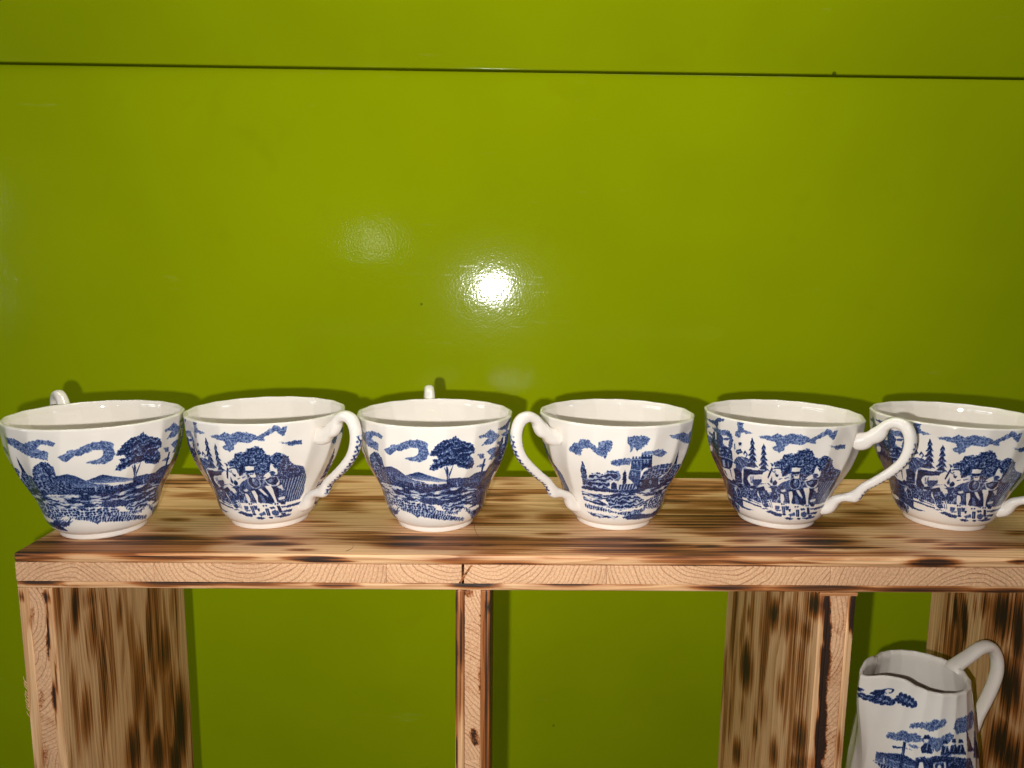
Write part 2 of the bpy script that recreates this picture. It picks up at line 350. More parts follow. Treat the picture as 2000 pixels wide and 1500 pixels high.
# ------------------------------------------------------------------ print canvas (transfer print, drawn by code)
class Canvas:
    def __init__(s, W, H, wmm, hmm, seed):
        s.W, s.H = W, H
        s.ink = np.zeros((H, W), np.float32)
        X, Y = np.meshgrid(np.arange(W)+.5, np.arange(H)+.5)
        s.X, s.Y = X, Y; s.mx, s.my = X*wmm/W, Y*hmm/H       # millimetres
        mx, my = s.mx, s.my
        s.dx = (fnoise(mx*1.6, my*1.6, seed)-.5)*9; s.dy = (fnoise(mx*1.6+50, my*1.6, seed+5)-.5)*9
        s.f = {}
        n1, n2, n3 = fnoise(mx*1.1, my*1.1, seed+10), fnoise(mx*2.6, my*2.6, seed+13), fnoise(mx*.5, my*.5, seed+16)
        s.f['cloud'] = np.clip(.50+.30*(n2-.5)+.45*(n1-.5), .3, .75)
        s.f['leaf'] = np.clip(.66+1.5*(n2-.5)+.9*(n1-.5), .16, 1.)
        s.f['dleaf'] = np.clip(.80+1.5*(n2-.5)+.9*(n1-.5), .3, 1.)
        w = fnoise(mx*.22+.3*n3, my*1.15+n3*1.2, seed+20)+.25*(fnoise(mx*.7, my*3., seed+24)-.5)
        s.f['water'] = np.clip(.10+.28*sstep(.3, .5, w)+.48*sstep(.44, .56, w)*(1+.6*(n2-.5)), 0, .95)
        w2 = np.sin((my*2.6+n3*9+n1*2.0+.25*mx))*.5+.5
        s.f['arcs'] = np.clip(.20+.75*sstep(.28, .62, w2+.35*(n2-.5))*(.8+.6*(n1-.3)), 0, .95)
        s.f['hatch'] = np.clip(.35+.6*sstep(.35, .65, np.sin(mx*3.8+my*.5+n1*2)*.5+.5), 0, .95)
        s.f['dhatch'] = np.clip(.30+.6*sstep(.35, .65, np.sin(mx*2.9+my*2.9+n1*4)*.5+.5), 0, .95)
        # cellular stones
        cs = 1.25; gx, gy = mx/cs/1.5, my/cs; ix, iy = np.floor(gx).astype(int), np.floor(gy).astype(int)
        r = np.random.default_rng(seed+30); J = r.random((64, 64, 2)); d1 = np.full(mx.shape, 9.)
        for a in (-1, 0, 1):
            for b in (-1, 0, 1):
                j = J[(ix+a) & 63, (iy+b) & 63]; d1 = np.minimum(d1, np.hypot(gx-(ix+a+.2+.6*j[..., 0]), gy-(iy+b+.2+.6*j[..., 1])))
        s.f['stones'] = .16+sstep(.50, .30, d1)*.76
        s.f['roof'] = np.clip(.35+.6*sstep(.5, .3, d1)+.3*(n2-.5), 0, 1)
        s.f['grass'] = np.clip(sstep(.35, .6, np.sin(mx*3.4+my*.9+n1*9)*.5+.5)*.68+.24, 0, .95)
        s.f['n1'], s.f['n2'] = n1, n2
    def mask(s, pts, rough=1.):
        P = np.asarray(pts, float); x, y = P[:, 0], P[:, 1]
        m = 12
        x0, x1 = int(max(0, x.min()-m)), int(min(s.W, x.max()+m)); y0, y1 = int(max(0, y.min()-m)), int(min(s.H, y.max()+m))
        if x1 <= x0 or y1 <= y0: return None
        sl = np.s_[y0:y1, x0:x1]
        ox = (.25, .75)
        tot = 0
        for a in (-.25, .25):
            X = s.X[sl]+a+s.dx[sl]*rough; Y = s.Y[sl]+a*.6+s.dy[sl]*rough
            ins = np.zeros(X.shape, bool)
            for i in range(len(P)):
                xa, ya = P[i-1]; xb, yb = P[i]
                if ya == yb: continue
                c = ((ya > Y) != (yb > Y)) & (X < (xb-xa)*(Y-ya)/(yb-ya)+xa)
                ins ^= c
            tot = tot+ins*.5
        return sl, tot
    def fill(s, pts, v, rough=1., mode='over', shade=None):
        r = s.mask(pts, rough)
        if r is None: return
        sl, m = r
        val = s.f[v][sl] if isinstance(v, str) else np.full(m.shape, v, np.float32)
        if shade is not None:                               # vertical tone of an engraved hill: dark ridge fading down
            P = np.asarray(pts); t = (s.Y[sl]-P[:, 1].min())/max(1, np.ptp(P[:, 1])); val = val*(shade[0]+(shade[1]-shade[0])*t)
        if mode == 'max': s.ink[sl] = np.maximum(s.ink[sl], val*m)
        else: s.ink[sl] = s.ink[sl]*(1-m)+val*m
    def line(s, pts, w, v, rough=.5, w2=None, mode='over'):
        P = np.asarray(pts, float)
        d = np.gradient(P, axis=0); n = np.stack([-d[:, 1], d[:, 0]], 1); n /= np.maximum(np.linalg.norm(n, axis=1, keepdims=True), 1e-6)
        ww = np.linspace(w, w if w2 is None else w2, len(P))[:, None]/2
        s.fill(np.concatenate([P+n*ww, (P-n*ww)[::-1]]), v, rough, mode)
    def result(s):
        k = s.ink; k = (k+np.roll(k, 1, 0)+np.roll(k, 1, 1)+np.roll(np.roll(k, 1, 0), 1, 1))/4
        k = np.clip(k, 0, 1)**.92
        # ink spreads a little under the glaze: a pale wash between the engraved marks of the dense ground
        r, b = 7, k
        for ax in (0, 1, 0, 1):
            c = np.cumsum(np.pad(b, [(r+1, r) if a == ax else (0, 0) for a in (0, 1)], mode='edge'), axis=ax, dtype=np.float64)
            n = b.shape[ax]; b = (np.take(c, np.arange(2*r+1, 2*r+1+n), ax)-np.take(c, np.arange(n), ax))/(2*r+1)
        wash = sstep(.28, .62, b)*.34
        return np.maximum(k, wash)

# cup outline: radius over height
CH = .0615
CZ = np.array([0, .035, .05, .09, .15, .22, .32, .45, .6, .78, 1.0])*CH
CRD = np.array([.0205, .0207, .0216, .0243, .0264, .0277, .0296, .0336, .038, .0410, .0424])
def smooth_interp(zq, zk, rk):
    # monotone cubic (PCHIP)
    h = np.diff(zk); d = np.diff(rk)/h; m = np.zeros(len(zk))
    m[1:-1] = np.where(d[:-1]*d[1:] > 0, 2*d[:-1]*d[1:]/(d[:-1]+d[1:]+1e-12), 0); m[0], m[-1] = d[0], d[-1]
    i = np.clip(np.searchsorted(zk, zq)-1, 0, len(h)-1); t = (zq-zk[i])/h[i]
    return (2*t**3-3*t**2+1)*rk[i]+(t**3-2*t**2+t)*h[i]*m[i]+(-2*t**3+3*t**2)*rk[i+1]+(t**3-t**2)*h[i]*m[i+1]
def cup_r(z): return smooth_interp(np.clip(z, 0, CH), CZ, CRD)
CUPS = [(-.2112, .3766), (-.1283, .3936), (-.0360, .3905), (.0633, .3955), (.1567, .3988), (.2525, .3976)]
CAZ = [137., -33., 99., -147.5, -46., -50.5]                # where each handle points

def hit(px, py, cx_, cy_, rf, z0, z1):
    """photo pixels -> (azimuth deg, height) on a turned body"""
    d = rays(px, py); ts = np.linspace(.25, .62, 1500)
    P = CP + d[:, None, :]*ts[None, :, None]
    rr = np.hypot(P[..., 0]-cx_, P[..., 1]-cy_)-rf(P[..., 2])
    rr = np.where((P[..., 2] < z1+.004) & (P[..., 2] > z0-.004), rr, 9.)
    ins = rr < 0
    k = np.where(ins.any(1), ins.argmax(1), rr.argmin(1))
    Q = P[np.arange(len(k)), k]
    return np.degrees(np.arctan2(Q[:, 1]-cy_, Q[:, 0]-cx_)), Q[:, 2]

class View:
    """drawing frame: an enlarged crop of the photo laid onto the turned body"""
    def __init__(s, cv, x0, y0, sc, cx_, cy_, az, rf, z0, z1):
        s.cv, s.x0, s.y0, s.sc, s.a = cv, x0, y0, sc, (cx_, cy_, rf, z0, z1); s.az = az
    def T(s, pts):
        p = np.asarray(pts, float)
        az, z = hit(s.x0+p[:, 0]/s.sc, s.y0+p[:, 1]/s.sc, *s.a)
        u = (az-s.az) % 360; u0 = np.median(u); u = np.where(u-u0 > 180, u-360, np.where(u-u0 < -180, u+360, u))
        return np.stack([u/360*s.cv.W, (s.a[4]-z)/(s.a[4]-s.a[3])*s.cv.H], 1)
    def fill(s, pts, v, rough=1., **k): s.cv.fill(s.T(pts), v, rough, **k)
    def line(s, pts, w, v, rough=.5, w2=None, **k):
        P = np.asarray(pts, float); d = np.gradient(P, axis=0); n = np.stack([-d[:, 1], d[:, 0]], 1); n /= np.maximum(np.linalg.norm(n, axis=1, keepdims=True), 1e-6)
        ww = np.linspace(w, w if w2 is None else w2, len(P))[:, None]/2
        s.fill(np.concatenate([P+n*ww, (P-n*ww)[::-1]]), v, rough, **k)
    def ell(s, cx_, cy_, rx, ry, v, rough=.4, a0=0, a1=360, rot=0, **k):
        t = np.radians(np.linspace(a0, a1, 22, endpoint=(a1-a0) < 360)); c, q = math.cos(rot), math.sin(rot)
        ex, ey = rx*np.cos(t), ry*np.sin(t)
        s.fill(np.stack([cx_+ex*c-ey*q, cy_+ex*q+ey*c], 1), v, rough, **k)

CV = Canvas(2400, 480, 238., 61.5, 100)
def cup_view(i, x0, y0, sc): return View(CV, x0, y0, sc, *CUPS[i], CAZ[i], cup_r, 0., CH)

def draw_cup():
    B = cup_view(2, 680, 740, 4.411); A = cup_view(3, 990, 740, 4.4128); D = cup_view(4, 1350, 740, 4.411)
    # ---- meadow with the lone tree
    B.fill([(150,455),(200,448),(250,465),(300,500),(275,522),(240,500),(210,490),(185,530),(120,530),(130,470)], 'cloud')
    B.fill([(305,610),(350,590),(365,570),(440,565),(470,545),(530,525),(600,522),(660,545),(695,570),(680,600),(697,640),(680,690),(620,718),(560,712),(485,690),(520,672),(580,668),(605,640),(600,600),(550,590),(500,605),(440,625),(410,620),(350,660)], 'cloud')
    B.fill([(1120,495),(1180,480),(1230,435),(1275,465),(1320,490),(1280,520),(1240,560),(1150,580),(1190,540),(1220,510),(1180,505),(1140,515)], 'cloud')
    B.fill([(1195,625),(1250,590),(1320,580),(1380,530),(1385,590),(1320,640),(1240,690),(1210,700),(1230,660)], 'cloud')
    B.fill([(1115,650),(1180,645),(1180,680),(1150,695)], 'cloud'); B.fill([(1110,760),(1150,735),(1190,735),(1170,770)], 'cloud')
    B.fill([(1330,480),(1410,405),(1412,450),(1350,500)], 'cloud')
    B.fill([(130,690),(170,740),(230,790),(305,755),(370,755),(430,790),(500,840),(560,870),(660,895),(640,915),(520,905),(400,880),(300,860),(200,830)], .74, .5, shade=(1.1, .45))
    B.fill([(490,832),(550,815),(600,803),(660,825),(760,850),(850,872),(850,890),(700,885),(600,875),(540,855)], .75, .4, shade=(1.15, .4))
    B.fill([(860,862),(960,852),(1040,850),(1110,810),(1200,785),(1300,730),(1290,900),(880,905)], .72, .5, shade=(1.1, .6))
    B.fill([(185,650),(215,630),(250,640),(285,690),(300,750),(295,805),(260,790),(200,740),(185,700)], 'leaf'); B.line([(230,680),(262,740),(285,810)], 8, .95)
    B.line([(255,690),(272,750)], 5, .9)
    B.fill([(215,850),(400,872),(560,897),(850,905),(1120,890),(1230,860),(1210,945),(900,935),(700,940),(500,935),(300,895)], 'dleaf')
    B.fill([(230,835),(290,808),(340,800),(390,830),(410,890),(340,905),(260,885)], 'leaf')
    for x in (560, 620, 690, 765, 935): B.line([(x, 893), (x+8, 925)], 7, .05, .2)
    B.fill([(270,900),(500,930),(900,930),(1130,930),(1100,1085),(950,1078),(760,1085),(560,1050),(320,1000)], 'water')
    B.fill([(600,1045),(640,1020),(800,1040),(820,1075),(700,1085)], .72, 1.2)
    B.fill([(320,1005),(480,1042),(640,1076),(765,1103),(745,1140),(600,1120),(450,1100),(340,1060)], 'stones', .6)
    B.fill([(780,1075),(850,1062),(960,1055),(995,1090),(965,1140),(820,1128)], 'arcs')
    B.fill([(410,1095),(560,1120),(760,1130),(950,1140),(940,1165),(800,1160),(1000,1195),(990,1222),(850,1217),(600,1177),(470,1130)], 'grass', 1.3)
    B.fill([(560,1170),(620,1175),(600,1198)], .6, 1.2)
    B.fill([(1130,900),(1200,850),(1260,860),(1230,960),(1190,1090),(1080,1085),(1060,1040),(1110,970)], 'dleaf', 1.4)
    B.fill([(965,1090),(1060,1130),(1160,1095),(1120,1180),(1060,1205)], 'grass', 1.6)
    for q in range(9): B.line([(352+q*7, 1120+q*6), (356+q*9, 1100+q*6), (366+q*10, 1078+q*9-(q%3)*9)], 10, .9, 1.2, 2)
    for q in range(5): B.line([(395+q*6, 1165-q*9), (412+q*5, 1160-q*12), (432, 1162-q*15)], 8, .85, 1., 2)
    B.line([(1185,690),(1165,760),(1150,820),(1128,895)], 13, .8, .6)
    B.fill([(1290,640),(1370,560),(1345,680),(1295,760),(1240,815),(1228,765)], 'leaf', 1.5); B.line([(1320,560),(1315,680),(1250,800)], 10, .9)
    B.fill([(700,650),(740,600),(770,560),(820,530),(890,520),(920,495),(950,515),(1000,545),(1060,555),(1095,600),(1085,640),(1040,655),(1080,690),(1085,730),(1070,775),(1020,770),(960,765),(930,740),(880,750),(840,745),(800,765),(760,790),(700,790),(695,765),(740,720),(720,700),(790,680),(760,665),(710,665)], 'dleaf', 1.5)
    for a, b, c, d in ((720,640,800,610),(800,590,900,560),(900,620,1000,600),(960,660,1060,640),(730,750,820,715),(940,720,1040,740),(850,690,930,700),(980,575,1060,600),(780,660,860,640)):
        B.line([(a, b), ((a+c)/2, (b+d)/2+14), (c, d)], 22, .97, 1.6)
        B.line([(a, b-17), ((a+c)/2, (b+d)/2-8), (c, d-17)], 6, .12, 1.6)
    B.line([(866,935),(862,880),(862,830),(850,760)], 34, .85, .5, 14); B.line([(866,850),(890,790),(905,750)], 16, .75, .4, 6); B.line([(858,850),(842,800),(828,762)], 14, .75, .4, 6)
    B.line([(862,870),(868,790),(866,750)], 6, .05, .2)
    # ---- church
    A.fill([(527,597),(555,575),(570,550),(610,555),(620,520),(660,522),(700,530),(740,560),(780,595),(790,545),(840,535),(900,535),(912,570),(890,630),(870,640),(845,690),(800,665),(760,640),(720,600),(680,595),(640,610),(630,665),(590,655),(560,630),(535,620)], 'cloud', 1.3)
    A.fill([(1035,540),(1040,500),(1100,490),(1180,492),(1235,510),(1220,560),(1180,590),(1140,620),(1125,635),(1110,600),(1090,590),(1080,630),(1062,635),(1065,590)], 'cloud', 1.3)
    A.fill([(890,715),(920,705),(980,690),(1060,685),(1080,700),(1060,745),(1010,740),(960,755),(900,740)], 'cloud', 1.2)
    A.fill([(1165,645),(1200,625),(1260,625),(1310,607),(1350,612),(1390,635),(1370,660),(1320,682),(1270,655),(1230,650),(1165,665)], 'cloud', 1.2)
    A.fill([(1408,490),(1450,480),(1500,470),(1530,460),(1600,490),(1590,560),(1540,555),(1500,530),(1440,515)], 'cloud', 1.2)
    A.fill([(640,712),(655,730),(680,800),(690,860),(705,910),(690,925),(650,915),(640,860),(625,780),(632,740)], 'dleaf', 1.6)
    A.fill([(905,800),(960,790),(985,850),(950,900),(900,890)], .45, 1.2)
    A.fill([(690,890),(700,840),(730,815),(780,810),(830,830),(860,800),(910,785),(945,810),(960,870),(940,890),(900,930),(820,952),(700,942),(650,930)], 'arcs', 1.4)
    A.fill([(640,925),(760,945),(900,945),(960,955),(960,972),(800,968),(640,945)], .8, 1.)
    A.fill([(885,955),(885,900),(915,873),(950,878),(968,910),(972,958)], .1, .3); A.fill([(897,952),(900,905),(922,888),(944,905),(948,952)], .85, .3)
    A.fill([(1018,782),(1030,815),(1035,860),(1028,908),(1000,908),(996,850),(1005,810)], .93, 1.4)
    A.fill([(965,912),(1105,905),(1110,952),(965,957)], 'hatch', .4)
    A.fill([(1440,745),(1518,727),(1500,790),(1440,860),(1320,920),(1310,855)], 'roof', .6)
    A.fill([(1150,872),(1180,800),(1230,765),(1330,740),(1425,722),(1440,748),(1380,810),(1312,852),(1170,873)], 'roof', .5)
    A.line([(1440,740),(1385,805),(1305,862)], 8, .05, .3)
    A.fill([(1118,872),(1312,852),(1302,922),(1120,948)], .92, .4)
    A.fill([(1078,690),(1162,690),(1157,790),(1150,870),(1120,938),(1098,905),(1050,862),(1050,830),(1070,780)], .66, .4); A.fill([(1160,672),(1252,668),(1252,762),(1190,768),(1160,800)], .90, .4)
    for x in (1085, 1112, 1140): A.fill([(x, 695), (x, 672), (x+15, 672), (x+15, 695)], .7, .2)
    for x in (1166, 1192, 1218, 1240): A.fill([(x, 676), (x, 655), (x+13, 655), (x+13, 676)], .93, .2)
    A.line([(1160,690),(1158,800),(1150,865)], 6, .12, .2); A.line([(1072,783),(1155,795)], 6, .15, .2); A.line([(1078,700),(1250,690)], 6, .25, .2)
    for x, y, w, h in ((1188,715,11,32),(1215,712,11,32),(1098,730,9,26),(1125,730,9,26),(1085,820,9,30),(1110,822,9,30),(1155,905,14,34),(1243,893,14,34)):
        A.ell(x, y, w*.75, h*.5, .05, .2); A.ell(x, y+3, w*.3, h*.34, .7, .2)
    A.fill([(1492,615),(1475,735),(1448,740)], .93, .8)
    A.fill([(640,965),(720,985),(860,1000),(960,985),(1120,965),(1260,945),(1400,880),(1432,862),(1405,910),(1380,970),(1200,1010),(1100,980),(960,990),(860,1040),(760,1030),(650,1000)], 'water', .8)
    A.line([(640,935),(780,962),(960,972),(1150,955),(1330,910),(1432,855)], 16, .85, 1.)
    A.line([(720,1000),(860,1012),(980,985),(1150,975)], 10, .85, 1.)
    A.fill([(850,1045),(900,1010),(980,985),(1080,985),(1130,1010),(1185,1050),(1160,1100),(1060,1112),(980,1135),(900,1115)], 'arcs', 1.2)
    A.fill([(1170,1060),(1250,1020),(1370,955),(1350,1040),(1315,1100),(1240,1120),(1180,1110)], 'stones', .7)
    A.fill([(648,1000),(700,1030),(790,1040),(860,1080),(900,1120),(830,1100),(740,1070),(660,1040)], 'water', 1.)
    A.fill([(670,1070),(740,1090),(830,1110),(940,1150),(1060,1140),(1150,1120),(1200,1090),(1180,1140),(1060,1190),(960,1165),(840,1140),(680,1110)], 'grass', 1.5)
    A.fill([(990,1195),(1100,1160),(1240,1160),(1318,1100),(1305,1140),(1285,1172),(1240,1190),(1050,1213)], .78, 1.2)
    A.fill([(680,1130),(760,1160),(860,1175),(960,1185),(920,1210),(850,1195),(800,1200),(720,1170)], 'water', 1.2); A.fill([(690,1140),(790,1180),(810,1200),(730,1172)], .7, 1.)
    [A.line([(1255+q*7, 1192-q*5), (1262+q*7, 1172-q*6), (1272+q*6, 1150-q*6)], 9, .88, .8, 2) for q in range(7)]
    # ---- coach, horses, trees
    D.fill([(570,495),(640,485),(700,490),(740,465),(790,495),(850,475),(920,475),(980,490),(1020,515),(1080,495),(1140,460),(1170,430),(1200,440),(1215,460),(1235,440),(1265,440),(1250,480),(1220,530),(1190,500),(1165,480),(1140,500),(1080,530),(1080,565),(1000,550),(940,575),(900,565),(840,570),(800,590),(800,620),(760,640),(720,620),(690,590),(740,575),(720,545),(660,525),(600,515)], 'cloud', 1.2)
    D.fill([(1180,570),(1240,580),(1300,565),(1335,570),(1330,605),(1300,600),(1250,615),(1225,590)], .62, 1.2)
    D.fill([(390,365),(450,375),(440,420),(470,450),(530,475),(480,475),(430,460),(410,520),(370,490),(365,460),(395,450)], 'cloud', 1.2)
    D.fill([(130,340),(190,360),(220,335),(295,340),(270,365),(230,370),(220,440),(195,400),(150,365)], .62, 1.2)
    G = cup_view(4, 1370, 830, 8.333); E = cup_view(4, 1440, 890, 9.524)
    G.fill([(220,140),(260,120),(310,160),(345,220),(330,340),(280,350),(240,280),(225,200)], .68, .6); G.fill([(380,130),(430,125),(470,150),(460,190),(500,250),(480,360),(440,410),(410,330),(430,250),(420,180)], .6, .6)
    G.fill([(495,610),(560,530),(640,510),(720,540),(800,620),(880,700),(700,705),(640,770),(560,710)], .62, .6)
    for a, b, c, d in ((620,530,770,630),(580,570,640,690),(700,530,870,670),(640,560,720,680),(545,560,590,680)): G.line([(a,b),((a+c)/2,(b+d)/2-8),(c,d)], 14, .95, .6, 4)
    for a, b, c, d in ((640,530,790,650),(600,575,670,690),(560,580,610,640),(730,570,840,660)): G.line([(a,b),(c,d)], 11, .05, .6, 3)
    G.fill([(590,290),(662,290),(662,365),(600,372)], .12, .3); G.fill([(595,283),(650,285),(645,330),(608,340)], .85, .4); G.fill([(510,290),(540,290),(552,380),(522,440),(500,380)], .15, .4); G.line([(520,310),(525,400)], 12, .8, .4)
    G.fill([(555,405),(640,390),(662,450),(590,485),(545,450)], .8, .6); G.line([(560,440),(640,430)], 9, .1, .4); G.fill([(665,470),(700,415),(745,490),(725,525)], .82, .5); G.ell(705, 480, 16, 24, .1, .3)
    G.line([(175,110),(185,200),(150,280),(170,340),(235,410)], 34, .88, .8); G.fill([(100,90),(160,150),(190,200),(120,160)], .6, 1.)
    G.fill([(245,370),(340,345),(420,365),(470,430),(490,570),(430,570),(330,530),(255,495)], 'dleaf', .8)
    G.ell(388, 232, 42, 22, .62, .4); G.fill([(355,285),(392,268),(405,335),(350,335)], .05, .3)
    for x, y in ((300,385),(330,450),(400,420),(440,480),(290,450)): G.ell(x, y, 18, 11, .05, .5, rot=.5)
    G.line([(255,490),(340,520),(440,560),(500,590)], 12, .12, .4)
    G.fill([(250,495),(340,525),(440,570),(500,600),(470,690),(430,725),(340,695),(265,600)], .9, .5); G.fill([(335,560),(362,565),(385,690),(350,675)], .3, .5); G.fill([(405,590),(425,600),(430,690),(410,690)], .4, .5)
    G.fill([(150,430),(215,420),(235,540),(205,585)], .88, .8); G.fill([(205,560),(280,620),(370,790),(430,880),(350,870),(260,700)], .82, .6)
    G.fill([(330,830),(480,910),(560,940),(665,960),(655,1160),(600,1195),(540,1180),(440,1090),(385,960)], 'dleaf', .8); G.fill([(385,960),(480,980),(500,1100),(440,1085)], .85, .8)
    G.line([(480,960),(560,990),(620,1060),(645,1150)], 12, .25, .4); G.line([(520,1010),(560,1080),(590,1170)], 9, .3, .4); G.fill([(530,1000),(565,1000),(560,1070),(540,1060)], .15, .5)
    G.fill([(310,660),(350,690),(430,722),(490,680),(516,800),(511,880),(480,906),(430,870),(370,790)], .04, .3); G.line([(372,735),(392,780),(412,825)], 15, .85, .4, 5); G.line([(445,725),(465,800),(486,875)], 15, .85, .4, 5); G.fill([(500,620),(545,640),(540,690),(510,690)], .06, .4)
    G.fill([(500,715),(560,700),(650,780),(668,945),(560,935),(530,885),(525,800)], .86, .5); G.line([(555,850),(610,858)], 12, .3, .4); G.line([(545,890),(640,905)], 7, .35, .4)
    G.fill([(660,965),(790,1000),(790,1080),(680,1080)], 'dhatch', .5); G.fill([(670,1090),(800,1090),(780,1190),(700,1170)], .62, .8)
    G.line([(410,1070),(470,1130),(560,1205)], 26, .9, .6)
    G.fill([(440,1185),(500,1210),(550,1250),(572,1325),(595,1362),(520,1320),(470,1262)], .88, .9)
    for q in range(6): G.line([(470+q*16, 1225+q*18), (500+q*14, 1205+q*18), (520+q*12, 1180+q*22)], 12, .88, .6, 3)
    for tx, ty, bw, by in ((520,503,50,760), (622,553,48,790)):
        for q in range(5):
            y0 = ty+(by-ty)*q*.19; y1 = ty+(by-ty)*(q*.19+.27); wd = bw*(.46+.155*q)
            D.fill([(tx, y0-5), (tx+wd+2, y1+4), (tx-wd-2, y1+4)], .06, .3)
            D.fill([(tx, y0), (tx+wd, y1), (tx+wd*.5, y1-10), (tx, y1-24), (tx-wd*.5, y1-10), (tx-wd, y1)], .93, .9)
            D.fill([(tx-wd*.6, y1-4), (tx, y1-26), (tx+wd*.6, y1-4), (tx, y1+8)], .6, .8)
    D.fill([(690,745),(740,710),(790,690),(800,660),(840,645),(890,655),(920,625),(960,605),(1020,603),(1050,640),(1070,680),(1110,690),(1150,660),(1190,670),(1220,700),(1230,760),(1282,790),(1270,840),(1200,880),(1090,890),(960,880),(840,850),(740,810)], 'leaf', 1.5)
    for a, b in ((820,665),(900,660),(960,625),(1020,625),(1150,690),(1200,700),(1050,680),(780,720),(1000,700)): D.line([(a-28, b+16), (a-8, b-4), (a+26, b+10)], 13, .95, 1.5)
    E.fill([(1500,520),(1700,460),(1860,430),(1915,268),(1870,470),(1780,610),(1700,750),(1620,865),(1460,905),(1440,800),(1480,650)], 'hatch', .4)
    E.fill([(1520,440),(1640,330),(1760,250),(1915,268),(1850,440),(1700,475),(1550,510)], 'dleaf', .9)
    E.fill([(100,505),(500,515),(750,560),(1200,480),(1540,500),(1480,900),(1300,910),(1000,890),(700,870),(450,885),(250,805),(60,760)], 'leaf', .8)
    E.line([(100,525),(84,380),(95,240),(140,212),(300,245),(500,272)], 18, .04, .25); E.fill([(105,505),(112,252),(160,245),(300,275),(492,285),(465,345),(380,355),(200,375),(170,430),(225,565),(120,525)], .94, .3)
    for q in range(3): E.line([(230+q*20, 270+q*14), (340, 300+q*18), (470, 300+q*18)], 6, .4, .3, 3)
    E.fill([(178,385),(230,352),(330,358),(425,380),(465,430),(452,492),(335,562),(240,562),(200,480)], .10, .3); E.fill([(280,450),(445,440),(455,490),(385,532),(335,558),(285,540)], .74, .4); E.fill([(228,400),(292,388),(280,510),(240,510)], .5, .5); E.line([(262,390),(250,480)], 10, .05, .3)
    E.fill([(340,585),(420,540),(560,515),(705,560),(725,655),(620,685),(540,645),(430,625)], .08, .4); E.fill([(350,600),(490,568),(520,645),(430,665),(365,650)], .88, .4); E.ell(272, 588, 46, 22, .9, .4); E.fill([(220,600),(300,635),(330,662),(245,665)], .10, .4); E.ell(280, 655, 40, 14, .8, .5)
    E.fill([(560,585),(700,560),(722,610),(690,685),(645,675),(620,610)], .76, .5); E.ell(590, 650, 42, 36, .05, .4)
    E.line([(370,680),(405,760),(430,800),(460,900)], 26, .06, .4, 14); E.line([(395,690),(440,800),(470,890)], 8, .85, .4); E.line([(530,675),(560,720),(600,790)], 44, .9, .4, 26); E.line([(640,690),(635,790)], 22, .85, .4)
    E.line([(720,720),(745,770),(690,860)], 16, .88, .4); E.line([(735,715),(765,775),(715,860)], 10, .06, .4)
    E.fill([(540,830),(640,810),(650,860),(560,880)], .06, .4); E.ell(570, 850, 14, 12, .9, .3); E.ell(615, 840, 14, 12, .9, .3); E.line([(600,880),(622,940),(640,1000)], 40, .1, .4, 24); E.line([(600,880),(618,960)], 10, .9, .3); E.line([(635,880),(650,970)], 9, .9, .3)
    # near horse on the left
    E.fill([(640,190),(700,168),(760,200),(800,260),(832,320),(832,400),(800,445),(760,425),(745,470),(745,535),(650,555),(570,485),(556,430),(600,330),(630,250)], .06, .25)
    E.fill([(556,415),(600,290),(640,215),(655,255),(612,350),(575,430)], .92, .3); E.fill([(612,135),(650,148),(668,190),(640,205)], .95, .3); E.fill([(688,182),(750,168),(775,205),(700,215)], .8, .4); E.line([(668,248),(730,238),(795,242)], 20, .92, .3)
    E.line([(645,290),(680,310),(725,345)], 11, .85, .3); E.ell(700, 292, 14, 9, .9, .2); E.fill([(695,350),(772,358),(745,402),(715,390)], .86, .4); E.line([(765,445),(800,440),(835,425)], 13, .85, .3)
    E.fill([(600,485),(640,388),(655,500),(622,522)], .74, .4); E.fill([(648,520),(700,455),(742,500),(735,545),(670,550)], .92, .4)
    E.line([(548,478),(620,552),(700,568),(750,535)], 12, .04, .25); E.line([(560,510),(620,570),(700,585)], 10, .9, .3)
    E.fill([(818,310),(960,170),(1005,150),(890,330),(830,375)], 'leaf', .5); E.fill([(830,395),(870,305),(995,150),(1012,190),(960,285),(872,395)], .93, .4)
    E.fill([(870,420),(950,340),(990,330),(1000,420),(960,450),(880,450)], .15, .5); E.line([(880,430),(960,400)], 12, .8, .4)
    # middle horse
    E.fill([(738,645),(758,560),(840,500),(965,448),(1005,600),(960,645),(870,668),(800,665)], .6, .4); E.fill([(778,582),(850,555),(866,600),(780,645)], .9, .5); E.line([(738,570),(770,530),(850,488),(955,450)], 11, .05, .3); E.fill([(800,655),(885,618),(905,660),(830,685)], .10, .4); E.fill([(748,660),(840,680),(895,740),(872,765),(800,705)], .93, .4)
    E.fill([(925,640),(1225,615),(1440,600),(1400,740),(1345,880),(1240,905),(1120,905),(1030,875),(945,885)], .9, .5)
    E.fill([(948,670),(1022,658),(1034,760),(1004,870),(994,965),(958,965),(975,860),(958,760)], .05, .3); E.fill([(1085,650),(1145,638),(1215,765),(1205,805),(1150,745)], .07, .3); E.fill([(1060,740),(1122,765),(1142,890),(1080,890)], .5, .6)
    E.fill([(798,700),(862,718),(875,800),(852,872),(818,872),(800,790)], .06, .3); E.fill([(800,872),(892,872),(892,932),(808,932)], .05, .3); E.ell(826, 898, 14, 18, .92, .2); E.ell(866, 898, 14, 18, .92, .2); E.fill([(818,940),(882,940),(892,1085),(848,1092)], .78, .3); E.line([(850,945),(866,1075)], 10, .08, .2); E.ell(872, 1093, 36, 16, .92, .3)
    E.fill([(1000,950),(960,950),(958,1000),(1000,1000)], .1, .3); E.fill([(955,990),(995,990),(985,1045),(955,1040)], .85, .3)
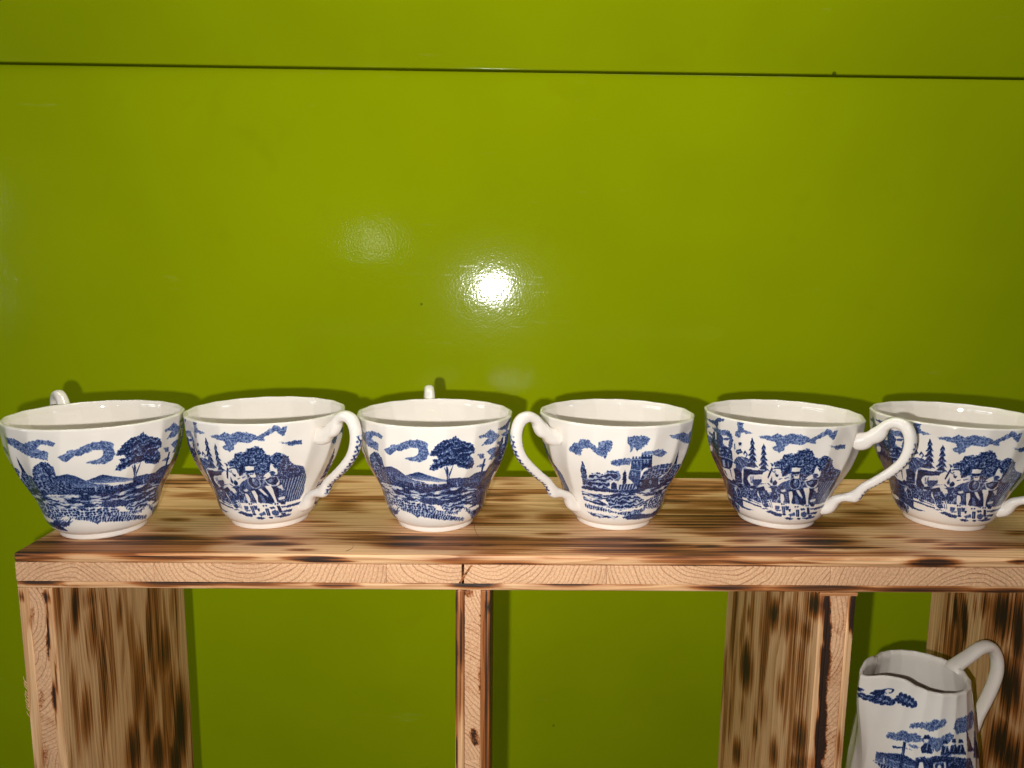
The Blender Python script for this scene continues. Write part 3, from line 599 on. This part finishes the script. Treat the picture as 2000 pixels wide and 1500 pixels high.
    E.fill([(1008,200),(1100,215),(1175,228),(1168,300),(1152,385),(1152,420),(1092,442),(1050,412),(1040,340),(1008,300)], .05, .25); E.line([(1005,208),(1100,198),(1195,208)], 28, .93, .3); E.fill([(1012,300),(1168,298),(1152,346),(1028,346)], .92, .3); E.line([(1065,370),(1125,370)], 16, .85, .3); E.fill([(1008,135),(1030,108),(1044,165)], .92, .3); E.fill([(1200,110),(1225,60),(1235,130)], .1, .3)
    E.ell(1072, 520, 118, 122, .55, .3); E.ell(1072, 520, 108, 112, .06, .25); E.ell(1072, 515, 94, 104, .9, .25); E.ell(1092, 515, 52, 70, .55, .4); E.ell(1075, 480, 18, 34, .2, .4); E.ell(1100, 408, 48, 30, .04, .25)
    E.fill([(1048,925),(1145,925),(1145,1000),(1058,992)], .05, .3); E.ell(1075, 948, 17, 13, .92, .2); E.ell(1122, 948, 17, 13, .92, .2); E.fill([(1085,1000),(1148,1000),(1148,1132),(1090,1132)], .85, .3); E.line([(1115,1020),(1115,1120)], 9, .1, .2); E.ell(1137, 1170, 36, 17, .93, .3)
    # far horse on the right
    E.fill([(1268,440),(1330,382),(1400,348),(1415,412),(1330,445)], .05, .3); E.fill([(1400,250),(1440,210),(1500,198),(1545,240),(1535,385),(1482,405),(1430,382),(1400,330)], .06, .25); E.fill([(1378,290),(1420,208),(1482,188),(1452,240),(1432,325),(1400,332)], .9, .3); E.line([(1415,205),(1490,168),(1562,232)], 24, .93, .3); E.fill([(1500,225),(1560,240),(1522,295)], .9, .3); E.ell(1460, 362, 48, 26, .75, .4); E.line([(1430,300),(1440,345)], 10, .3, .3)
    E.fill([(1262,470),(1380,425),(1506,425),(1508,525),(1445,600),(1370,612),(1285,570)], .08, .25); E.fill([(1284,482),(1390,442),(1490,438),(1484,522),(1422,578),(1360,582),(1306,548)], .9, .25); E.fill([(1318,505),(1400,470),(1425,500),(1350,545)], .45, .4)
    E.fill([(1218,598),(1335,588),(1338,680),(1316,800),(1314,905),(1278,905),(1268,790),(1248,680)], .05, .3); E.fill([(1400,625),(1510,588),(1482,705),(1440,645)], .10, .4); E.fill([(1340,820),(1465,798),(1442,845),(1342,865)], .10, .4)
    E.fill([(1250,905),(1335,905),(1332,962),(1258,962)], .05, .3); E.ell(1275, 928, 13, 15, .9, .2); E.ell(1312, 925, 13, 15, .9, .2); E.fill([(1288,962),(1332,962),(1342,1092),(1298,1092)], .92, .3); E.ell(1345, 1116, 32, 17, .93, .3); E.ell(1292, 1095, 14, 10, .1, .2)
    # road
    for p, v in (([(1335,985),(1500,950),(1622,908),(1590,962),(1450,1002),(1360,1005)], .74), ([(1335,1062),(1482,1033),(1462,1082),(1360,1088)], .74), ([(1195,1162),(1330,1130),(1452,1118),(1420,1152),(1280,1184)], .7), ([(875,1150),(960,1143),(1052,1170),(1000,1192),(900,1178)], .78), ([(515,1030),(600,1012),(720,1058),(832,1080),(825,1132),(720,1122),(660,1092)], .72), ([(1355,898),(1445,888),(1422,945),(1370,945)], .82), ([(940,1092),(1062,1048),(1080,1112),(980,1132)], .6), ([(700,930),(792,940),(782,992),(700,1002)], .6), ([(455,900),(560,880),(605,952),(520,962)], .66), ([(415,970),(520,972),(605,1002),(500,992)], .72), ([(890,930),(960,935),(950,1010),(900,1010)], .7), ([(1160,980),(1240,970),(1260,1010),(1180,1020)], .75), ([(700,1010),(820,1000),(810,1025),(720,1030)], .6), ([(1180,890),(1250,900),(1240,930),(1180,925)], .7)):
        E.fill(p, v, .8)
    E.ell(1232, 1090, 58, 50, .62, .9)
    E.line([(0,792),(150,842),(300,902),(450,955)], 34, .88, .7, 16); E.line([(180,802),(330,872),(430,905)], 24, .86, .7, 10); E.line([(0,772),(300,862),(560,975)], 11, .04, .5)
    E.fill([(8,888),(60,893),(140,958),(305,1015),(200,1008),(80,962)], .76, .6)
    return CV.result()
INK = draw_cup()

def sample(ink, u, v):
    H, W = ink.shape
    x = (u % 1.)*W-.5; y = np.clip(v*H-.5, 0, H-1.001)
    xi, yi = np.floor(x).astype(int), np.floor(y).astype(int); fx, fy = x-xi, y-yi
    g = lambda a, b: ink[np.clip(b, 0, H-1), a % W]
    return (g(xi, yi)*(1-fx)+g(xi+1, yi)*fx)*(1-fy)+(g(xi, yi+1)*(1-fx)+g(xi+1, yi+1)*fx)*fy

# ------------------------------------------------------------------ turned bodies
def facet(th, n, soft=.5):
    """outline of a softly fluted body: shallow hollows between rounded ridges"""
    return 1-.0175*soft*(np.sqrt(np.sin(n*th/2)**2+.035)-.187)
def lathe_faces(nr, nc):
    q = np.arange(nr*nc).reshape(nr, nc); a = q[:-1]; b = q[1:]
    return np.stack([a, np.roll(a, -1, 1), np.roll(b, -1, 1), b], -1).reshape(-1, 4)

def make_cup_meshes():
    NC, NP = 1200, 210
    th = np.arange(NC)/NC*2*math.pi
    rows = []                                              # (r, z, facet weight, printed)
    for r, z in ((.0006, .0034), (.010, .0034), (.0185, .0033), (.0202, .0032)): rows.append((r, z, 0, 0))
    for z in np.linspace(.0034, CH-.0012, NP): rows.append((float(cup_r(z)), z, sstep(.22, .55, z/CH)*(1-.5*sstep(.86, .98, z/CH)), 1))
    t = .0011
    rl = float(cup_r(CH))
    for a in np.radians([20, 55, 90, 125, 160]): rows.append((rl-t+t*math.cos(a), CH-.0011+t*math.sin(a), .5, 0))
    for z in np.linspace(CH-.0030, .010, 34):
        rows.append((float(cup_r(z))-.0024-.0006*(1-z/CH), z, (.35*sstep(.22, .6, z/CH)), 0))
    for q in np.linspace(0, 1, 8)[1:]: rows.append(((1-q)*.0205+q*.0006, .010-.0025*math.sin(q*math.pi/2), 0, 0))
    R = np.array([r[0] for r in rows]); Z = np.array([r[1] for r in rows]); W = np.array([r[2] for r in rows]); Pn = np.array([r[3] for r in rows])
    v = Z/CH
    tw = np.radians(16)*(1-v)**1.3
    TH = th[None, :]+0*R[:, None]
    f = 1+(facet(TH+tw[:, None]+.12, 17, 1.55)-1)*W[:, None]
    wob = 1+.004*np.cos(2*TH+.6)+.0022*np.cos(3*TH+2)
    rr = R[:, None]*f*wob
    zz = Z[:, None]+.00010*np.cos(17*(TH+.12))*W[:, None]*sstep(.9, 1, v)[:, None]+0*TH
    V = np.stack([rr*np.cos(TH), rr*np.sin(TH), zz], -1).reshape(-1, 3)
    ink = sample(INK, np.broadcast_to(th/(2*math.pi), TH.shape), np.broadcast_to((1-v)[:, None], TH.shape))*Pn[:, None]
    body = mesh_from('body', V, lathe_faces(len(R), NC), CHINA, {'ink': ink.ravel()})
    # foot ring
    pr = [(.0168, .0036), (.0172, .0010), (.0182, .0), (.0198, .0), (.0206, .0005), (.0209, .0014), (.0208, .0026), (.0213, .0038)]
    n2 = 128; th2 = np.arange(n2)/n2*2*math.pi
    pr = np.array(pr); V = np.stack([pr[:, :1]*np.cos(th2), pr[:, :1]*np.sin(th2), pr[:, 1:]+0*th2], -1).reshape(-1, 3)
    foot = mesh_from('foot_ring', V, lathe_faces(len(pr), n2), CHINA, {'ink': np.zeros(len(V))})
    return body, foot

def catmull(P, n):
    P = np.asarray(P, float); Q = np.vstack([2*P[0]-P[1], P, 2*P[-1]-P[-2]]); out = []
    for i in range(1, len(Q)-2):
        t = np.linspace(0, 1, n, endpoint=False)[:, None]
        a, b, c, d = Q[i-1], Q[i], Q[i+1], Q[i+2]
        out.append(.5*((2*b)+(-a+c)*t+(2*a-5*b+4*c-d)*t**2+(-a+3*b-3*c+d)*t**3))
    return np.vstack(out+[P[-1:]])
def handle_mesh(name, path, across, vine=None, seed=1):
    """path rows (rho, z, half thickness); swept in the x-z plane with an oval section"""
    P = catmull(path, 14); c = P[:, :2]; hw = P[:, 2]
    d = np.gradient(c, axis=0); d /= np.linalg.norm(d, axis=1, keepdims=True); n = np.stack([-d[:, 1], d[:, 0]], 1)
    NS = 40; a = np.arange(NS)/NS*2*math.pi
    s = np.concatenate([[0], np.cumsum(np.linalg.norm(np.diff(c, axis=0), axis=1))]); sn = s/s[-1]
    ac = np.interp(sn, [0, .06, .2, .8, .95, 1], [across*1.35, across*1.15, across, across*.95, across*1.1, across*1.3])
    ca, sa = np.cos(a), np.sin(a)
    sq = lambda q: np.sign(q)*np.abs(q)**.85
    V = np.stack([c[:, :1]+n[:, :1]*hw[:, None]*sq(ca), sq(sa)*ac[:, None], c[:, 1:]+n[:, 1:]*hw[:, None]*sq(ca)], -1)
    F = lathe_faces(len(c), NS)
    ink = np.zeros((len(c), NS))
    if vine:
        s0, s1 = vine; A = np.broadcast_to(a, ink.shape); S = np.broadcast_to(sn[:, None], ink.shape)
        side = np.where(A > math.pi, A-2*math.pi, A)        # 0 = outer edge of the bow
        L = S*s[-1]*1000
        w = (side*3.6)
        sp = np.abs(w-1.0*np.sin(L*1.3))
        lf = np.abs(((L*.42) % 1)-.5)
        ink = np.maximum(sstep(.9, .35, sp), sstep(.34, .12, np.hypot(lf*1.2, (np.abs(w)-1.5)*.22))*.95)*sstep(s0, s0+.03, S)*sstep(s1, s1-.04, S)*sstep(3.6, 2.6, np.abs(w))
        ink = np.clip(ink, 0, .92)*(.7+.5*fnoise(L*2.2, w*2.2, seed))
    return mesh_from(name, V.reshape(-1, 3), F, CHINA, {'ink': ink.ravel()})
def plane_az(px, py, cx_, cy_, az):
    """photo pixel -> (rho, z) in the upright plane through a body's axis"""
    a = math.radians(az); nrm = np.array([-math.sin(a), math.cos(a), 0]); c = np.array([cx_, cy_, 0.])
    d = rays(px, py); t = ((c-CP)@nrm)/(d@nrm); P = CP+d*t
    return (P[0]-cx_)*math.cos(a)+(P[1]-cy_)*math.sin(a), P[2]
hp = [(680,500,88),(745,496,102),(800,484,98),(860,458,80),(920,428,88),(962,392,80),(1000,348,62),(1050,314,58),(1135,300,62),(1228,345,66),(1272,445,62),(1265,570,60),(1200,700,54),(1090,800,54),(920,905,52),(800,968,52),(735,1030,60),(690,1068,70),(640,1074,58),(575,1080,48),(495,1108,60),(425,1178,74),(380,1205,72)]
path = []
for x, y, w in hp:
    rho, z = plane_az(1540+x/5.357, 770+y/5.357, *CUPS[4], CAZ[4]); path.append((rho, z, w*4.5e-5))
path = np.array(path)
# sink both ends into the wall of the cup
for i in (0, -1): path[i, 0] = float(cup_r(path[i, 1]))-.0012
CUP_BODY, CUP_FOOT = make_cup_meshes()
CUP_HANDLE = handle_mesh('handle', path, .0031, (.36, .80), 5)
cup_labels = [
 'blue and white teacup at the open end of the board, showing the lone tree scene',
 'blue and white horse team teacup between two teacups that both show the lone tree',
 'blue and white teacup showing the lone tree, handle hidden behind, between two side-handled cups',
 'blue and white teacup showing the church tower scene above a bushy foreground',
 'blue and white horse team teacup beside the church tower cup, fir trees fully in view',
 'blue and white horse team teacup standing above the jug, partly behind a neighbouring cup handle']
for (x, y), az, lab in zip(CUPS, CAZ, cup_labels):
    root = empty('teacup', (x, y, .00005), math.radians(az))
    tag(root, lab, 'teacup', 'teacups lined up on the top board')
    for nm, me in (('body', CUP_BODY), ('foot_ring', CUP_FOOT), ('handle', CUP_HANDLE)):
        o = bpy.data.objects.new(nm, me); col.objects.link(o); o.parent = root

# ------------------------------------------------------------------ jug
JX, JY, JAZ = .2405, .3850, 14.                              # axis and where the handle points
JZ0 = ZB
JK = np.array([[-.2250,.0240],[-.2215,.0260],[-.2150,.0295],[-.2020,.0330],[-.1850,.0345],[-.1650,.0347],[-.1450,.0338],[-.1280,.0318],[-.1100,.0286],[-.0950,.0258],[-.0853,.0243],[-.0740,.0240]])
def jug_r(z): return smooth_interp(np.clip(z, JK[0, 0], JK[-1, 0]), JK[:, 0], JK[:, 1])
JV = Canvas(2000, 1050, 214., 150., 300)
def draw_jug():
    J = View(JV, 1620, 1200, 5.0, JX, JY, JAZ, jug_r, ZB, -.075)
    J.line([(310,655),(400,700),(480,735),(560,755),(650,765)], 9, .92, .6); J.line([(330,690),(400,745),(440,765),(490,782)], 7, .9, .6); J.line([(350,700),(430,720),(480,745)], 5, .85, .6)
    J.fill([(365,682),(440,658),(540,690),(545,706),(440,698)], .8, 1.2); J.line([(370,690),(450,680),(535,700)], 4, .95, .5)
    J.ell(650, 708, 30, 26, .9, .5); J.ell(650, 708, 20, 17, .02, .4); J.fill([(560,725),(595,690),(640,700),(622,742),(580,748)], .93, .8)
    def oak(x0, y0, x1, y1, w, n):                          # lobed leaf with a pale vein
        dx, dy = x1-x0, y1-y0; l = math.hypot(dx, dy); px, py = -dy/l, dx/l
        for q in range(n):
            t = (q+.6)/n; h = w*(.55+.6*math.sin(math.pi*min(1, t*.8+.15)))
            for sd in (-1, 1): J.ell(x0+dx*t+px*sd*h*.55, y0+dy*t+py*sd*h*.55, l/n*.46, h*.5, .84, .3, rot=math.atan2(dy, dx)+sd*.6)
        J.ell(x1, y1, l/n*.5, w*.55, .84, .3, rot=math.atan2(dy, dx)); J.line([(x0, y0), (x0+dx*.5, y0+dy*.5), (x1, y1)], 15, .95, .3, 6); J.line([(x0+dx*.15, y0+dy*.15), (x0+dx*.5, y0+dy*.5), (x0+dx*.8, y0+dy*.8)], 4, .25, .2)
    oak(505, 735, 575, 800, 26, 3); oak(565, 762, 660, 838, 44, 4); oak(688, 768, 838, 880, 50, 5); oak(372, 690, 530, 692, 22, 5); oak(345, 690, 440, 765, 18, 4)
    J.fill([(770,1100),(800,1060),(860,1050),(920,1045),(970,1055),(1020,1020),(1080,1030),(1120,1015),(1150,1050),(1100,1100),(1040,1120),(980,1145),(930,1110),(860,1100),(800,1105)], 'cloud', 1.4)
    J.fill([(580,1180),(600,1130),(660,1140),(720,1120),(780,1150),(850,1150),(900,1200),(960,1190),(1080,1200),(1180,1150),(1210,1180),(1180,1230),(1100,1300),(1050,1340),(1000,1300),(900,1230),(780,1240),(660,1215),(590,1190)], 'cloud', 1.4)
    J.fill([(760,1260),(840,1270),(880,1310),(800,1300)], 'cloud', 1.4)
    J.fill([(1205,1110),(1230,1010),(1290,1000),(1380,930),(1400,990),(1385,1110),(1290,1150),(1240,1175)], 'cloud', 1.4)
    J.fill([(480,1330),(600,1345),(660,1350),(760,1380),(840,1430),(840,1540),(460,1420)], .74, .6, shade=(1.1, .6)); J.line([(540,1385),(545,1450)], 12, .1, .4); J.line([(560,1400),(700,1450),(830,1490)], 7, .15, .5)
    J.fill([(440,1420),(600,1480),(700,1540),(560,1540)], 'hatch', .8)
    J.line([(737,1240),(715,1370),(690,1520)], 28, .88, .5); J.line([(728,1270),(712,1370)], 6, .3, .3); J.fill([(620,1262),(720,1290),(845,1328),(755,1305),(640,1292)], .8, .5)
    J.fill([(890,1300),(930,1255),(985,1270),(1018,1330),(1000,1355),(900,1350)], .9, .6); J.ell(945, 1225, 24, 28, .08, .4); J.fill([(915,1215),(925,1180),(972,1178),(985,1215)], .93, .4); J.line([(830,1238),(920,1235)], 9, .5, .5); J.line([(960,1265),(945,1330)], 9, .1, .3); J.line([(990,1290),(1012,1345)], 8, .1, .4)
    for x, y in ((1130, 1265), (1210, 1250), (1280, 1255)):
        J.fill([(x-45, y+110), (x-25, y+20), (x+25, y+20), (x+48, y+110)], .88, .9); J.ell(x, y, 19, 22, .08, .4); J.fill([(x-24, y-4), (x-16, y-36), (x+18, y-36), (x+26, y-4)], .9, .4); J.line([(x+8, y+30), (x-6, y+90)], 8, .1, .4)
    J.fill([(840,1395),(930,1390),(960,1420),(960,1540),(840,1540)], .85, .6); J.fill([(880,1440),(910,1440),(930,1540),(860,1540)], .05, .5); J.ell(880, 1405, 10, 10, .1, .3)
    J.fill([(955,1400),(1040,1375),(1180,1385),(1380,1400),(1420,1540),(950,1540)], 'dleaf', .8)
    J.fill([(965,1425),(1155,1405),(1168,1540),(965,1540)], .92, .4); J.fill([(1010,1445),(1135,1435),(1140,1540),(1012,1540)], .06, .3); J.fill([(1028,1460),(1120,1452),(1124,1540),(1030,1540)], .8, .3); J.ell(1075, 1495, 22, 26, .1, .4)
    J.fill([(1325,1110),(1365,1210),(1405,1330),(1345,1340)], .9, 1.2); J.fill([(1400,1130),(1440,1250),(1470,1400),(1405,1400)], 'dleaf', 1.2)
    return JV.result()
JINK = draw_jug()
def jug_meshes():
    # lip height by angle from the handle: high at the spout (180), low between spout and handle, rising a little at the handle
    ka = np.array([0, 40, 80, 115, 138, 152, 165, 180, 195, 208, 222, 245, 280, 320, 360]); kz = np.array([-.0846, -.0853, -.0855, -.0850, -.0832, -.0803, -.0796, -.0822, -.0796, -.0803, -.0832, -.0850, -.0855, -.0853, -.0846])
    NC, NP = 900, 250; th = np.arange(NC)/NC*2*math.pi; deg = np.degrees(th)
    ak = np.concatenate([ka[:-1]-360, ka, ka[1:]+360]); zk = np.concatenate([kz[:-1], kz, kz[1:]])
    lip = smooth_interp(deg, ak, zk)
    rk = smooth_interp(np.abs((deg+180) % 360-180), np.array([0., 60, 110, 130, 142, 151, 160, 168, 175, 180]), np.array([.0250, .0250, .0247, .0248, .0258, .0278, .0308, .0350, .0395, .0412]))-.0243   # spout drawn out of the round lip
    sp = np.exp(-((deg-180)/30.)**2)
    rows = []
    outer = np.linspace(0, 1, NP)
    V, K = [], []
    def ring(q, inset, zoff=0., printed=0, w=1.):
        z = JZ0+(lip-.0012-JZ0)*q+zoff
        up = sstep(.45, 1.0, q)
        r = jug_r(z)-inset+rk*up**1.5
        fw = sstep(.08, .35, q)*w
        f = 1+(facet(th+math.radians(38)*(1-q)**1.0, 20, 1.15)-1)*fw
        r = r*f
        V.append(np.stack([r*np.cos(th), r*np.sin(th), z-JZ0], -1))
        if printed: K.append(sample(JINK, th/(2*math.pi), (-.075-z)/(-.075-ZB)))
        else: K.append(np.zeros(NC))
    for r in (.0006, .020, .0258): V.append(np.stack([r*np.cos(th), r*np.sin(th), 0*th+(.0012 if r < .02 else .0)], -1)); K.append(np.zeros(NC))
    for q in outer: ring(q, 0., 0., 1)
    for a in np.radians([25, 60, 90, 120, 155]): ring(1., .0012-.0012*math.cos(a), .0012*math.sin(a))
    for q in np.linspace(.985, .06, 50): ring(q, .0027, 0., 0, .4)
    V.append(np.stack([.0006*np.cos(th), .0006*np.sin(th), 0*th+.006], -1)); K.append(np.zeros(NC))
    V = np.concatenate(V); n = len(V)//NC
    body = mesh_from('body', V, lathe_faces(n, NC), CHINA, {'ink': np.concatenate(K)})
    hp = [(1845,1312,13),(1866,1300,13),(1893,1281,13.5),(1915,1266,14),(1934,1263,14),(1946,1282,13.5),(1947,1310,13),(1938,1340,13),(1924,1370,12),(1911,1395,12),(1896,1425,13),(1880,1440,14)]
    path = []
    for x, y, w in hp:
        rho, z = plane_az(x, y, JX, JY, JAZ); path.append((rho, z-JZ0, w*2.2e-4))
    path = np.array(path)
    for i in (0, -1): path[i, 0] = float(jug_r(path[i, 1]+JZ0))-.002
    return body, handle_mesh('handle', path, .0038)
jb, jh = jug_meshes()
jug = empty('milk_jug', (JX, JY, JZ0+.00002), math.radians(JAZ))
tag(jug, 'blue and white milk jug with coach scene and leaf sprig, on the lower board', 'jug')
for nm, me in (('body', jb), ('handle', jh)):
    o = bpy.data.objects.new(nm, me); col.objects.link(o); o.parent = jug

# ------------------------------------------------------------------ small things: loose hairs on the board, splinters on the sawn edge
def tube(name, pts, r, mat, attrs=True):
    P = catmull(np.asarray(pts, float), 6); d = np.gradient(P, axis=0); d /= np.linalg.norm(d, axis=1, keepdims=True)
    a = np.cross(d, [.31, .2, .93]); a /= np.linalg.norm(a, axis=1, keepdims=True); b = np.cross(d, a)
    t = np.arange(6)/6*2*math.pi; rr = r*np.linspace(1, .35, len(P))[:, None, None]
    V = P[:, None]+rr*(a[:, None]*np.cos(t)[None, :, None]+b[:, None]*np.sin(t)[None, :, None])
    return mesh_from(name, V.reshape(-1, 3), lathe_faces(len(P), 6), mat, {'burn': np.zeros(len(P)*6)})
kh = NT('dark_hair'); kh.b.inputs['Base Color'].default_value = (.02, .012, .008, 1); kh.b.inputs['Roughness'].default_value = .4
for lab, px in (('short curled dark hair lying on the board between two teacups', [(676,1076),(686,1072),(690,1066),(687,1061)]),
                ('longer bowed dark hair on the board beside a lone tree teacup', [(926,1021),(927,1032),(931,1042),(936,1051)])):
    P = np.array([on_z(x, y, .00012) for x, y in px]); c = P.mean(0)
    o = link(bpy.data.objects.new('hair', tube('hair', P-c, .00011, kh.m)), None, Matrix.Translation(c))
    tag(o, lab, 'hair')
up_left = [o for o in unit.children if o.name.startswith('upright')][0]
for q in range(10):
    z = float(on_y(50, 1335+q*7+rng.random()*5, YF)[2]); l = .0009+.0010*rng.random()
    P = np.array([(XL+.0003, YF+.0012, z), (XL-l*.30, YF+.0008, z+l*1.0), (XL-l*.55, YF+.0006, z+l*(1.6+rng.random()))])
    c = P[0].copy()
    link(bpy.data.objects.new('splinter', tube('splinter', P-c, .00028, WOOD)), up_left, Matrix.Translation(c))

# ------------------------------------------------------------------ render defaults
scene.render.engine = 'CYCLES'
scene.render.resolution_x, scene.render.resolution_y = 1024, 768
scene.cycles.use_denoising = True
